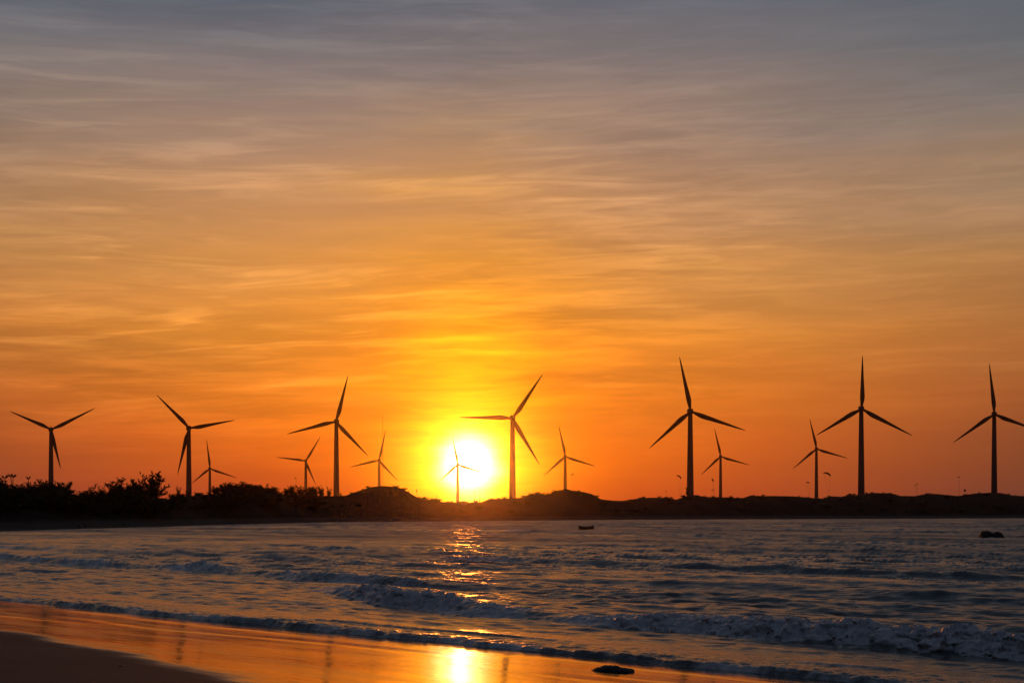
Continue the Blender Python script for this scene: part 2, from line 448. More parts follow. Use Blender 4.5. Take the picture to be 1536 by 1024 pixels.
tcols = np.concatenate([np.linspace(-3, -.62, 60)[:-1], np.linspace(-.62, .62, 1100), np.linspace(.62, 2.0, 60)[1:]])
kk = np.concatenate([np.linspace(-.25, 1.15, 120), np.linspace(1.2, 2.2, 14)])
Tg, Kg = np.meshgrid(tcols, kk)
Ds = shore_d(Tg); Dr = ridge_d(Tg)
Dg = Ds + Kg * (Dr - Ds)
far_rows = np.linspace(.02, 1, 30)
Dlast = Dg[-1]
lim = np.minimum(2500.0, 2600.0 / np.sqrt(1 + tcols ** 2))
lim = np.maximum(lim, Dlast + 10)
Dfar = Dlast[None, :] + far_rows[:, None] ** 1.3 * (lim - Dlast)[None, :]
Dg = np.concatenate([Dg, Dfar]); Tg = np.repeat(tcols[None, :], len(Dg), 0)
Zg = land_z(Tg, Dg)
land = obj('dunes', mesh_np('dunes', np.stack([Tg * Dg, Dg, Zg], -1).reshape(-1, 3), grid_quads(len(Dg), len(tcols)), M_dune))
tag(land, kind='structure')

def ground(x, y):
    return float(land_z(np.array([x / y]), np.array([float(y)]))[0])

# ------------------------------------------------------------------ the sea
def make_sea():
    rows = [9.0]
    while rows[-1] < 2600:
        d = rows[-1]
        rows.append(d + min(max(.26 * d * d / (CAM_H * F), .022), 1.0 if d < 420 else (1.8 if d < 740 else 60)))
    rows = np.array(rows)
    tc_ = np.concatenate([np.linspace(-2.2, -.47, 150)[:-1], np.linspace(-.47, .47, 940), np.linspace(.47, 2.2, 150)[1:]])
    T, Dd = np.meshgrid(tc_, rows)
    X = T * Dd; Y = Dd
    p = (X + Y) * SQ; l = (X - Y) * SQ
    step = np.maximum(np.gradient(rows)[:, None] * np.ones_like(T), Dd * .001)
    rng = np.random.RandomState(5)
    # distance from the far shore damps the waves
    far = sstep(2, 45, shore_d(T) - Dd)
    z = np.zeros_like(X); foam = np.zeros_like(X); shift = np.zeros_like(X)
    # ---- wind chop
    chop = np.zeros_like(X)
    for i in range(52):
        lam = .38 * (24 ** (i / 51.0))
        th = rng.normal(0, .34)
        kx, ky = math.cos(th), math.sin(th)
        k = 2 * math.pi / lam
        a = .0076 * lam ** .30 * rng.uniform(.6, 1.3)
        fade = sstep(.9, .38, step / lam)
        ph = k * (p * kx + l * ky) + rng.uniform(0, 6.28)
        s = np.sin(ph)
        chop += a * fade * (s + .28 * np.cos(2 * ph))
    gust = .30 + 1.30 * (.6 * vnoise(l * .028, p * .10, 91) + .4 * vnoise(l * .09, p * .3, 92))
    calm = (.72 + .28 * sstep(27, 36, p)) * (1 + .3 * sstep(38, 75, p) + .45 * sstep(80, 160, p))
    z += chop * gust * calm * (.25 + .75 * far)
    # ---- swell crests and breakers, listed from the beach outwards
    wob = lambda s, f, sd: s * fbm1(l * f, sd, 3)
    def tab(t): return np.interp(l, [a for a, b in t], [b for a, b in t])
    def crest(pc, H, wf, wb, fm=None, sd=1, turb=1.0, back=.5):
        nonlocal z, foam, shift
        q = p - pc
        if fm is not None:
            q = q + (.30 * fbm1(l * .9, sd + 90, 3) + .16 * fbm1(l * 3.1, sd + 91, 3)) * np.clip(fm, 0, 1) * wf * 2
        H = H * .62
        g = np.where(q < 0, np.exp(-(np.abs(q) / wf) ** 2.2), np.exp(-(q / wb) ** 2))
        z = z + H * g
        z = z - H * .16 * np.exp(-((q + 2.6 * wf) / (1.5 * wf)) ** 2)          # trough in front
        if fm is not None:
            zone = sstep(-2.5 * wf, -1.5 * wf, q) * sstep(back * wb * 1.6, back * wb * .35, q)
            n = fbm(l * .55, p * .55, sd + 50, 3)
            fo = np.clip(fm * zone * (1.0 + .8 * n), 0, 1)
            foam = np.maximum(foam, fo)
            bil = np.abs(fbm(l * 1.5, p * 2.0, sd + 60, 3, .6)) * 2.4
            b2 = np.abs(fbm(l * 4.2, p * 4.6, sd + 65, 3, .6)) * 2.4
            det = fbm(l * 9, p * 9, sd + 70, 2, .6)
            near = sstep(.5, .12, step)
            z = z + fo * H * (.36 * (bil - .45) + .15 * (b2 - .4) * sstep(.8, .2, step) + .05 * det * near) * turb
            push = fo * H * (.46 * (np.abs(fbm(l * 1.7, z * 2.6 + p * .8, sd + 30, 3, .6)) * 2.4 - .4) + .24 * (np.abs(fbm(l * 4.4, z * 6 + p * 2, sd + 31, 3, .6)) * 2.4 - .4) * sstep(.8, .2, step)) * sstep(1.2 * wb, -.1, q)
            shift = shift + push
    # swash lip
    # first broken line
    pc = 29.0 + wob(1.1, .09, 2) + tab([(-60, 5.5), (-46, 5.0), (-41, 3.6), (-36, 1.4), (-31, .2), (-26, .1), (-10, 0), (20, 0)])
    H = tab([(-47, .05), (-43, .22), (-39, .55), (-34, .56), (-31, .42), (-28.5, .24), (-25.5, .30), (-22, .46), (-17, .56), (-10, .6), (20, .5)])
    fm = tab([(-47, 0), (-43, .5), (-40, 1.2), (-32, 1.15), (-29.5, .55), (-27, .35), (-24.5, .8), (-21, 1.25), (20, 1.2)])
    crest(pc, H * (1 + .22 * fbm1(l * .5, 12, 3)), .46, 1.9, fm, 3)
    # second line, broken to the left of the middle
    pc = 38.2 + wob(1.6, .06, 4) + tab([(-100, 1.2), (-83, 1.0), (-63, 2.2), (-50, -.6), (-44, -.8), (-30, 1.5), (0, 2)])
    H = tab([(-120, .22), (-90, .30), (-84, .5), (-72, .46), (-66, .30), (-62, .52), (-57, .25), (-54, .36), (-50, .52), (-44, .45), (-40, .16), (-20, .18), (20, .2)])
    fm = tab([(-120, 0), (-95, .2), (-84, 1.0), (-72, .9), (-67, .35), (-62, 1.1), (-57, .3), (-53, .9), (-46, 1.1), (-41, .2), (-37, 0)])
    crest(pc, H * 1.05, .5, 1.6, fm * .5, 5, .8, .25)
    pc = 45.8 + wob(2.0, .05, 6)
    H = tab([(-120, .2), (-80, .25), (-62, .1), (-45, .12), (-36, .34), (-25, .36), (-12, .22), (10, .3)])
    crest(pc, H, .9, 2.2)
    pc = 53.0 + wob(1.8, .05, 7)
    H = tab([(-140, .3), (-112, .42), (-95, .4), (-80, .28), (-68, .5), (-61, .34), (-52, .12), (-40, .2), (-20, .28), (10, .2)])
    fm = tab([(-140, .4), (-112, .8), (-98, .7), (-85, .15), (-72, .5), (-64, .6), (-57, 0)])
    crest(pc, H, .8, 2.2, fm * .45, 8, .8, .3)
    pc = 60.2 + wob(1.6, .05, 9)
    H = tab([(-150, .3), (-90, .3), (-70, .22), (-64, .5), (-58, .56), (-50, .5), (-40, .48), (-28, .25), (0, .3)])
    fm = tab([(-150, .3), (-100, .6), (-80, .1), (-66, .7), (-62, 1.1), (-57, .6), (-53, 0)])
    crest(pc, H, .85, 2.4, fm * .5, 10, .8, .3)
    for i, p0 in enumerate([69, 77, 86.5, 95, 106, 116, 128, 141, 155, 170, 190, 212, 238, 268, 300, 340, 390, 450]):
        pc = p0 + wob(2.6 + i * .25, .03, 20 + i)
        Hn = .62 * np.clip(.24 + .34 * fbm1(l * .045, 40 + i, 2), .04, .6) * far
        crest(pc, Hn, 1.0 + .04 * i, 2.6 + .1 * i, np.clip((Hn - .27) * 6, 0, .9), 80 + i, .6)
    # ---- thin sheet running up the sand
    sz = sand_z(p + .35 * fbm(l * .06, p * .06, 8, 3))
    pe = P_SHORE + .55 * fbm1(l * .11, 33, 3) + .16 * fbm1(l * .7, 34, 3)
    q = p - pe
    lip_h = tab([(-70, .07), (-45, .09), (-38, .14), (-30, .15), (-24, .11), (20, .10)]) + .05 * fbm1(l * .35, 35, 3)
    lip = lip_h * sstep(0.0, .20, q) * (1 - .55 * sstep(.3, 1.6, q))
    rough_l = .06 * fbm(l * 3.0, p * 3.0, 36, 4) * sstep(.0, .2, q) * sstep(3.2, .4, q)
    film = np.maximum(sz, -.02) + lip + rough_l
    z = np.where(q > 0, film * (1 - sstep(1.5, 4.5, q)) + (z + .02) * sstep(1.5, 4.5, q), sz - .03 + q * .3)
    foam = np.maximum(foam, sstep(-.02, .05, q) * sstep(.9, .15, q) * (.42 + .45 * fbm(l * .5, p * .8, 38, 4)))
    # a second thin sheet lapping behind the first
    pe2 = P_SHORE + 2.1 + 1.0 * fbm1(l * .10, 44, 3)
    q2 = p - pe2
    z = z + .05 * sstep(0, .16, q2) * sstep(1.6, .2, q2) * np.clip(.5 + 1.5 * fbm1(l * .2, 45, 2), 0, 1)
    foam = np.maximum(foam, .5 * sstep(0, .05, q2) * sstep(.4, .1, q2) * (.4 + .7 * fbm(l * .4, p, 46, 3)))
    # lace of foam left behind the breaker
    lace = sstep(.12, .0, np.abs(fbm(l * .42, p * .8, 55, 4))) * sstep(23, 25, p) * sstep(31, 28.5, p) * sstep(-.1, .5, fbm(l * .1, p * .15, 56, 2))
    foam = np.maximum(foam, lace * .42)
    foam = np.where(z > -1, foam, 0)
    z = np.maximum(z, -2.2)
    return mesh_np('sea', np.stack([X - shift * SQ, Y - shift * SQ, z], -1).reshape(-1, 3), grid_quads(*X.shape), M_water, True, {'foam': foam})
sea = tag(obj('sea', make_sea()), kind='structure')
SEA_CO = np.empty(len(sea.data.vertices) * 3, np.float32); sea.data.vertices.foreach_get('co', SEA_CO); SEA_CO = SEA_CO.reshape(-1, 3)
def sea_z(x, y, r):
    m_ = (np.abs(SEA_CO[:, 0] - x) < r) & (np.abs(SEA_CO[:, 1] - y) < r)
    return float(SEA_CO[m_, 2].mean())

# ------------------------------------------------------------------ wind turbines
def lathe(bm, prof, n=24, cap=True):
    rings = []
    for r, z in prof:
        rings.append([bm.verts.new((r * math.cos(2 * math.pi * i / n), r * math.sin(2 * math.pi * i / n), z)) for i in range(n)])
    for a, b in zip(rings, rings[1:]):
        for i in range(n): bm.faces.new((a[i], a[(i + 1) % n], b[(i + 1) % n], b[i]))
    if cap:
        bm.faces.new(rings[0][::-1]); bm.faces.new(rings[-1])

def loft(bm, secs):
    n = len(secs[0]); rings = [[bm.verts.new(v) for v in s] for s in secs]
    for a, b in zip(rings, rings[1:]):
        for i in range(n): bm.faces.new((a[i], a[(i + 1) % n], b[(i + 1) % n], b[i]))
    bm.faces.new(rings[0][::-1]); bm.faces.new(rings[-1])

TOWER_H = 80.0
BL = 42.0
def tower_mesh():
    bm = bmesh.new()
    prof = [(3.1, -3), (3.1, .3), (2.77, .35)]
    for k in range(1, 21):
        h = TOWER_H * k / 20; r = 2.75 - 1.1 * (k / 20) ** 1.05
        prof.append((r, h))
    lathe(bm, prof, 28)
    return from_bm('tower', bm, M_tower)
def nacelle_mesh():
    bm = bmesh.new()
    secs = []
    for y, w, h0, h1 in [(-3.6, 1.2, -1.1, 1.1), (-3.2, 1.55, -1.5, 1.5), (-1, 1.8, -1.8, 1.9), (3, 1.8, -1.8, 2.0), (5.4, 1.6, -1.5, 2.0), (6.4, 1.1, -.9, 1.7)]:
        s = []
        for i in range(16):
            a = 2 * math.pi * i / 16; c, q = math.cos(a), math.sin(a)
            e = lambda v: math.copysign(abs(v) ** .55, v)
            s.append((w * e(c), y, (h1 if q > 0 else -h0) * e(q)))
        secs.append(s)
    loft(bm, secs)
    return from_bm('nacelle', bm, M_blade)
def mast_mesh():
    bm = bmesh.new()
    for xx in (-.6, .6):
        bmesh.ops.create_cone(bm, cap_ends=True, segments=6, radius1=.09, radius2=.07, depth=1.6, matrix=Matrix.Translation((xx, 5.0, 2.6)))
    bmesh.ops.create_cube(bm, size=1, matrix=Matrix.Translation((0, 5.0, 3.3)) @ Matrix.Diagonal((1.6, .12, .12, 1)))
    bmesh.ops.create_uvsphere(bm, u_segments=8, v_segments=6, radius=.22, matrix=Matrix.Translation((-.6, 5.0, 3.5)))
    return from_bm('wind_vane', bm, M_blade)
def hub_mesh():
    bm = bmesh.new()
    prof = [(1.55, 0), (1.6, .4), (1.6, 1.5), (1.45, 2.1), (1.05, 2.7), (.5, 3.05), (.05, 3.15)]
    lathe(bm, prof, 24)
    bmesh.ops.rotate(bm, verts=bm.verts, matrix=Matrix.Rotation(R(90), 3, 'X'))   # +z -> -y
    return from_bm('hub', bm, M_blade)
def blade_mesh():
    """blade along +Z, chord along X, leading edge towards -X"""
    bm = bmesh.new(); secs = []
    for f, ch, th, off in [(.02, 1.7, 1.7, 0), (.06, 1.75, 1.6, .0), (.11, 2.3, 1.35, .12), (.17, 3.0, 1.05, .28), (.23, 3.3, .85, .34), (.32, 3.0, .66, .28), (.45, 2.45, .48, .2),
                           (.6, 1.9, .34, .13), (.75, 1.4, .24, .08), (.88, .92, .16, .04), (.95, .58, .1, .0), (.985, .3, .06, -.03), (1.0, .1, .03, -.05)]:
        tw = R(9) * (1 - f); s = []
        for i in range(14):
            a = 2 * math.pi * i / 14
            x = ch * .56 * math.cos(a) + off * 1.2; y = th / 2 * math.sin(a) * (1 - .35 * math.cos(a))
            s.append((x * math.cos(tw) - y * math.sin(tw), x * math.sin(tw) + y * math.cos(tw) - .9 * f * f, f * BL))
        secs.append(s)
    loft(bm, secs)
    return from_bm('blade', bm, M_blade)
ME_tower, ME_nac, ME_mast, ME_hub, ME_blade = tower_mesh(), nacelle_mesh(), mast_mesh(), hub_mesh(), blade_mesh()

TURB = [  # hub (u,v), three tips, yaw, row the tower vanishes at, label
    ((77, 644), [(18, 618), (141, 610), (90.5, 703)], 8, 727, 'leftmost large wind turbine, one blade hanging down beside its tower above the thicket'),
    ((284, 642), [(236, 593), (351.5, 628.5), (266.5, 712)], 14, 742, 'large wind turbine rising behind the low bushes, one blade up left, one almost level'),
    ((504, 632), [(522, 563), (431, 651), (552, 683.5)], -12, 742, 'large wind turbine standing at the left foot of the rounded dune'),
    ((769, 627), [(814, 561), (688, 626), (809.5, 697)], 4, 747, 'large wind turbine just right of the sun with one blade level to the left'),
    ((1036, 617), [(1019, 534.5), (1118, 646), (974, 672)], 12, 743, 'tallest looking wind turbine, right of the middle, its top blade leaning left'),
    ((1292.5, 613), [(1293.5, 533), (1366, 654), (1225, 652.5)], 13, 742, 'large wind turbine with one blade pointing straight up, second from the right'),
    ((1491.5, 621), [(1484, 544), (1554, 647), (1432, 663)], 6, 740, 'large wind turbine nearest the right edge of the view'),
    ((315, 702.5), [(310, 659), (355.5, 716.5), (288, 725)], 8, 738, 'small distant wind turbine half hidden by the bushes on the left'),
    ((458.5, 691), [(480.5, 654.5), (415, 685.5), (473.7, 727)], -8, 738, 'small distant wind turbine rising out of the bushes, one blade nearly level to the left'),
    ((568.5, 690), [(578.5, 644.5), (525, 700.5), (597, 721)], -8, 729, 'small wind turbine seeming to stand on top of the rounded dune'),
    ((686.8, 696.5), [(678.6, 655.5), (725.6, 709), (656.5, 724)], 8, 753, 'small distant wind turbine in front of the glowing sun disc'),
    ((848, 684.5), [(838, 638), (893, 699), (815, 714)], 8, 734, 'small wind turbine seeming to stand on the pointed dune'),
    ((1081, 684.5), [(1071.7, 642), (1124, 697.4), (1051.5, 712)], 8, 747, 'small distant wind turbine close right of the tallest looking turbine'),
    ((1224.8, 673), [(1214.5, 627.5), (1270.8, 687.5), (1190, 702.5)], 8, 748, 'small distant wind turbine standing left of the turbine with the upright blade'),
]
for (hu, hv), tips, yaw, bv, label in TURB:
    lens = [math.hypot(a - hu, b - hv) for a, b in tips]
    Lpx = sum(lens) / 3
    dist = BL * F / Lpx
    hub = at(hu, hv, dist)
    yw = R(yaw * .35) - math.atan2(hub.x, hub.y)      # facing the water, give or take
    rot = Matrix.Rotation(yw, 3, 'Z')
    off = rot @ Vector((0, -4.6, 0))
    gx, gy = hub.x - off.x, hub.y - off.y
    tz = hub.z - .2
    gz = min(ground(gx, gy), at(hu, bv, dist).z)
    base = tz - TOWER_H * 1.0
    hscale = (tz - gz) / TOWER_H
    root = empty('wind_turbine', (gx, gy, gz), (0, 0, yw))
    tag(root, label, 'wind turbine', 'wind turbines along the bay')
    obj('tower', ME_tower, root, (0, 0, 0), scale=(1, 1, hscale))
    nac = obj('nacelle', ME_nac, root, (0, 0, tz - gz + .6), scale=(1.25, 1, 1.1))
    obj('wind_vane', ME_mast, nac)
    obj('hub', ME_hub, root, (0, -3.5, tz - gz + .2))
    for (a, b), L in zip(tips, lens):
        dx_ = (a - hu) / F * dist; dz_ = (hv - b) / F * dist
        ln = math.hypot(dx_, dz_); ang_ = math.atan2(dx_, dz_)
        obj('blade', ME_blade, root, (0, -4.6, tz - gz + .2), (0, ang_, 0), (1, 1, ln / BL))

# ------------------------------------------------------------------ trees and shrubs
def tube(bm, pts, r0, r1, n=6):
    rings = []
    for i, pnt in enumerate(pts):
        f = i / (len(pts) - 1); r = r0 + (r1 - r0) * f
        d = (pts[min(i + 1, len(pts) - 1)] - pts[max(i - 1, 0)]).normalized()
        a = d.orthogonal().normalized(); b = d.cross(a)
        rings.append([bm.verts.new(pnt + a * (r * math.cos(2 * math.pi * k / n)) + b * (r * math.sin(2 * math.pi * k / n))) for k in range(n)])
    for A, B in zip(rings, rings[1:]):
        for k in range(n): bm.faces.new((A[k], A[(k + 1) % n], B[(k + 1) % n], B[k]))
    bm.faces.new(rings[0][::-1]); bm.faces.new(rings[-1])

def leaf(bm, c, d, ln, w, rnd):
    """a pointed leaf spray: two triangles folded along the middle"""
    side = d.cross(Vector((rnd.uniform(-1, 1), rnd.uniform(-1, 1), rnd.uniform(-1, 1)))).normalized() * w
    nrm = d.cross(side).normalized() * (w * .35)
    m0 = c; m1 = c + d * ln
    a = bm.verts.new(m0); b = bm.verts.new(c + d * (ln * .45) + side + nrm); e = bm.verts.new(m1); f = bm.verts.new(c + d * (ln * .45) - side + nrm)
    bm.faces.new((a, b, e)); bm.faces.new((a, e, f))

def make_plant(seed, height, spread, nbr, lean=0.0, density=1.0, leafl=.42, upright=.55):
    """wind-bent coastal tree, metres: tapered limbs, each with twigs of pointed leaf sprays"""
    rnd = random.Random(seed)
    wb, lb = bmesh.new(), bmesh.new()
    for i in range(nbr):
        a = 2 * math.pi * (i + rnd.random() * .7) / nbr
        out_ = spread * rnd.uniform(.35, 1.0)
        top = height * (rnd.uniform(.62, 1.0) if i % 2 == 0 else rnd.uniform(.22, .7))
        if i % 2: out_ *= 1.25
        base = Vector((rnd.uniform(-.12, .12) * spread, rnd.uniform(-.12, .12) * spread, 0))
        pts = []
        for k in range(7):
            f = k / 6
            pts.append(base + Vector((math.cos(a) * out_ * f ** 1.3 + lean * height * f * f + rnd.uniform(-.06, .06) * height * f, math.sin(a) * out_ * f ** 1.3 + rnd.uniform(-.06, .06) * height * f, top * f ** .92)))
        tube(wb, pts, .045 * height ** .7, .008)
        ntw = int(9 * density)
        for j in range(ntw):
            f = rnd.uniform(.10, 1.0); q = f * 6; k = min(int(q), 5); c = pts[k].lerp(pts[k + 1], q - k)
            b = rnd.uniform(0, 2 * math.pi); up = rnd.uniform(.0, 1.0) * upright + .15
            d = Vector((math.cos(b), math.sin(b), up * 1.4)).normalized()
            L = height * rnd.uniform(.10, .24) * (1.15 - .5 * f)
            end = c + d * L
            tube(wb, [c, c.lerp(end, .5) + Vector((0, 0, .03 * L)), end], .014 * height ** .5, .005, 4)
            nl = int(rnd.uniform(14, 24))
            for m in range(nl):
                g = rnd.uniform(.15, 1.05)
                pc = c.lerp(end, g)
                dd = (d + Vector((rnd.uniform(-1, 1), rnd.uniform(-1, 1), rnd.uniform(-.5, .9))) * .9).normalized()
                leaf(lb, pc, dd, leafl * rnd.uniform(.5, 1.25), leafl * rnd.uniform(.12, .26), rnd)
    return from_bm('trunk', wb, M_bark), from_bm('crown', lb, M_leaf, False)

def make_tuft(seed, height, n):
    """slender bare stems that each end in a fan of long leaves"""
    rnd = random.Random(seed); wb, lb = bmesh.new(), bmesh.new()
    for i in range(n):
        tip = Vector((rnd.uniform(-.5, .5), rnd.uniform(-.4, .4), height * rnd.uniform(.82, 1)))
        pts = [Vector((tip.x * .2 * 0, 0, 0)), Vector((tip.x * .35, tip.y * .3, tip.z * .5)), tip]
        tube(wb, pts, .12, .08)
        for s in (-1, 1):
            for k in range(9):
                d = Vector((s * rnd.uniform(.45, 1.0), rnd.uniform(-.5, .5), rnd.uniform(.5, 1.0))).normalized()
                leaf(lb, tip - Vector((0, 0, .05)), d, rnd.uniform(.55, 1.0), rnd.uniform(.10, .19), rnd)
    return from_bm('trunk', wb, M_bark), from_bm('crown', lb, M_leaf, False)

KINDS = {
    'dense': [make_plant(11 + i, 4.0, 2.1, 16, .0, 3.2, .27) for i in range(3)],
    'wild': [make_plant(31 + i, 4.0, 1.9, 13, .08, 3.0, .27, .9) for i in range(3)],
    'sparse': [make_plant(51 + i, 4.0, 1.5, 7, .13, 1.7, .25, 1.1) for i in range(3)],
    'tuft': [make_tuft(71 + i, 4.0, 1 + i % 2) for i in range(3)],
    'low': [make_plant(91 + i, 1.6, 2.0, 12, .0, 1.3, .38, .4) for i in range(3)],
}
BASE_H = {'dense': 4.0, 'wild': 4.0, 'sparse': 4.0, 'tuft': 4.0, 'low': 1.6}
def plant(kind, idx, u, v_top, d, name, label, cat, group, sink=.25, wide=1.0, rz=None):
    """plant standing on the land at column u, depth d, its top at row v_top"""
    x = (u - 768) / F * d
    g = ground(x, d)
    top = at(u, v_top, d).z
    h = max(top - g, .35)
    sc = (h + sink) / BASE_H[kind]
    w = (max(sc, .45) if kind != 'low' else max(sc, .3)) * wide
    t, c = KINDS[kind][idx % len(KINDS[kind])]
    root = empty(name, (x, d, g - sink), (0, 0, random.uniform(0, 6.28) if rz is None else rz))
    tag(root, label, cat, group)
    obj('trunk', t, root, scale=(w, w, sc)); obj('crown', c, root, scale=(w, w, sc))
    return root

def dl(u): return float(ridge_d(np.array([(u - 768) / F]))[0])
# the trees one can pick out against the sky
NAMED = [
    ('tuft', 0, 8.5, 711, 0, 'tallest bare stem with a forked leaf tuft at the far left'),
    ('tuft', 1, 19, 714.5, -3, 'pair of slender stems with fanned leaves, second group from the left edge'),
    ('tuft', 2, 44, 716, 2, 'lone stem with a V shaped leaf tuft left of the leftmost turbine'),
    ('wild', 0, 1, 718, 4, 'bushy treetop cut by the left edge of the view'),
    ('wild', 1, 66, 720, -4, 'ragged tree in front of the foot of the leftmost turbine'),
    ('dense', 1, 74, 722, 3, 'dark leafy tree hiding the base of the leftmost turbine'),
    ('wild', 2, 97, 722, 0, 'rounded leafy tree just right of the leftmost turbine'),
    ('dense', 2, 126, 735, 2, 'low dark tree right of the small gap in the thicket'),
    ('sparse', 0, 139, 724, 0, 'thin bare branch leaning right out of the thicket'),
    ('sparse', 1, 152, 728, 0, 'sparse twiggy tree in the middle of the left thicket'),
    ('wild', 1, 177, 718, -2, 'spiky tree with upright tip left of the tallest tree'),
    ('dense', 0, 183, 726, 2, 'dense dark tree beside the spiky tree in the thicket'),
    ('wild', 2, 208, 718, -3, 'broad tree growing into the left side of the tallest tree'),
    ('wild', 0, 230, 709, 0, 'tallest feathery tree of the thicket, leaning right over the gap'),
    ('sparse', 1, 268, 729, 0, 'wispy low tree left of the large turbine behind the bushes'),
    ('dense', 1, 323, 727.5, 0, 'rounded bush hiding the foot of the half hidden small turbine'),
    ('wild', 2, 343, 722.5, -2, 'twin topped bush on the highest part of the wooded ridge'),
    ('wild', 1, 367, 722.5, 2, 'pointed bush on the right half of the wooded ridge top'),
    ('dense', 2, 388, 726, 0, 'bush with a small pointed tip midway along the wooded ridge'),
    ('dense', 0, 411, 728, 0, 'wide flat topped bush midway along the wooded ridge'),
    ('wild', 0, 437, 728, 0, 'ragged bush left of the small turbine in the bushes'),
    ('dense', 1, 470, 728.5, 0, 'leafy bush directly right of the small turbine in the bushes'),
    ('wild', 2, 482, 730, 2, 'round headed small tree above the hole of light'),
    ('sparse', 0, 492, 729, 0, 'thin wispy shrub left of the turbine by the rounded dune'),
    ('sparse', 1, 511, 738.5, 0, 'small twiggy shrub right of the turbine by the rounded dune'),
]
for kind, idx, u, v, o, label in NAMED:
    if kind in ('tuft',): rz = 0.0
    else: rz = None
    plant(kind, idx, u, v, dl(u) - 1 + o, 'tree', label, 'tree', 'trees on the left shore', rz=rz, wide=1.0 if kind != 'tuft' else .85)
# the body of the thicket below them
rnd = random.Random(4)
u = -20.0
TOPS = interp([(-60, 728), (0, 724), (30, 729), (55, 725), (85, 725), (105, 731), (118, 746), (128, 738), (160, 736), (190, 729), (215, 728), (225, 745), (240, 746), (252, 743), (265, 738), (280, 740), (300, 738),
               (315, 737), (330, 728), (345, 725), (370, 726), (400, 728), (425, 732), (445, 731), (452, 737), (470, 731), (482, 742), (495, 742), (510, 744)])
while u < 505:
    for row, (dd, drop) in enumerate([(3, 0), (-10, 7), (-24, 17)]):
        uu = u + rnd.uniform(-4, 4) + row * 4
        v = float(TOPS(uu)) + rnd.uniform(-3.5, 2.0) + drop
        kind = rnd.choice(['dense', 'dense', 'wild']) if row < 2 else rnd.choice(['dense', 'low'])
        lab = ('dark shrub packed into the top of the thicket under the turbines on the left', 'dark shrub halfway down the wooded slope on the left shore',
               'dark shrub low on the wooded slope above the far left beach')[row]
        if row == 0 and rnd.random() < .34: kind = 'sparse'; v -= rnd.uniform(1, 6)
        plant(kind, rnd.randrange(3), uu, v, dl(uu) + dd + rnd.uniform(-3, 3), 'shrub', lab, 'shrub', 'shrubs of the thicket on the left shore', wide=1.45)
    u += 9.5
# low scrub on the dune crests
SCRUB = [(545, 733), (594, 728), (604, 731.5), (612, 736), (641, 748), (650, 747), (658, 748), (672, 751.5), (690, 752), (713, 751.5), (737, 746.5), (748, 746.5), (757, 746.5),
         (786, 743), (797, 739.5), (806, 737.5), (813, 739), (822, 739.5), (829, 737.5), (895, 743.5), (961, 745.5), (1025, 742), (1031, 729), (1056, 743.5), (1130, 742),
         (1243, 743), (1276, 740.5), (1308, 737.5), (1335, 738.5), (1390, 739)]
SPOT = {641: 'in the dip right of the rounded dune', 690: 'at the foot of the turbine in front of the sun', 806: 'on the left shoulder of the pointed dune', 1031: 'hugging the tower of the tallest looking turbine', 1308: 'on the crest right of the upright blade turbine'}
for i, (u, v) in enumerate(SCRUB):
    kind = 'sparse' if u == 1031 else 'low'
    s = SPOT.get(u)
    lab = ('small dark bush ' + s) if s else ('low dark scrub on the crest of the %s' % ('rounded dune' if u < 630 else 'dunes under the sun' if u < 775 else 'pointed dune' if u < 950 else 'long right hand dunes'))
    plant(kind, i, u, v, dl(u) - .5, 'shrub', lab, 'shrub', 'scrub on the dune crests', wide=1.35 if kind == 'low' else .8)
# grassy tufts that roughen the crest line
for i in range(40):
    uu = rnd.uniform(520, 1545); d = dl(uu) - rnd.uniform(-1, 2); x = (uu - 768) / F * d; g = ground(x, d); s = rnd.uniform(.28, .62)
    root = empty('grass_tuft', (x, d, g - .1), (0, 0, rnd.uniform(0, 6.28)))
    tag(root, 'tiny grassy tuft breaking the skyline of the dunes across the bay', 'grass tuft', 'grass tufts along the dune skyline')
    t, c = KINDS['low'][i % 3]
    obj('trunk', t, root, scale=(s * 1.1, s * 1.1, s)); obj('crown', c, root, scale=(s * 1.1, s * 1.1, s))
# scrub scattered on the dune faces
for i in range(52):
    uu = rnd.uniform(520, 1560); ds_ = float(shore_d(np.array([(uu - 768) / F]))[0]); d = ds_ + (dl(uu) - ds_) * rnd.uniform(.30, .9)
    x = (uu - 768) / F * d; g = ground(x, d); s = rnd.uniform(.45, 1.0)
    root = empty('shrub', (x, d, g - .15), (0, 0, rnd.uniform(0, 6.28)))
    tag(root, 'dark low scrub on the shaded face of the dunes across the bay', 'shrub', 'scrub on the dune faces')
    t, c = KINDS['low'][i % 3]
    obj('trunk', t, root, scale=(s * 1.5, s * 1.5, s)); obj('crown', c, root, scale=(s * 1.5, s * 1.5, s))

# ------------------------------------------------------------------ kites over the lagoon behind the dunes
def kite_mesh(span, depth, sag, crumple=0.0):
    """inflated arc: a tube leading edge and a cambered canopy behind it"""
    bm = bmesh.new(); secs = []; n = 17
    edge = []
    for i in range(n):
        f = i / (n - 1) * 2 - 1
        a = f * 1.35
        c = Vector((math.sin(a) * span / 2, 0, (math.cos(a) - 1) * sag + crumple * math.sin(i * 2.1)))
        ch = depth * (1 - .55 * f * f)
        edge.append(c)
        sec = []
        for k in range(10):
            t = 2 * math.pi * k / 10
            if k <= 5: y = ch * (.5 - .5 * math.cos(t)); z = .16 * math.sin(t) * ch
            else: y = ch * (.5 - .5 * math.cos(t)); z = .16 * math.sin(t) * ch + .10 * ch * (.5 - .5 * math.cos(2 * t)) * .9
            sec.append(c + Vector((0, y, z)))
        secs.append(sec)
    loft(bm, secs)
    tube(bm, edge, .17, .17, 8)
    return from_bm('canopy', bm, M_kite)
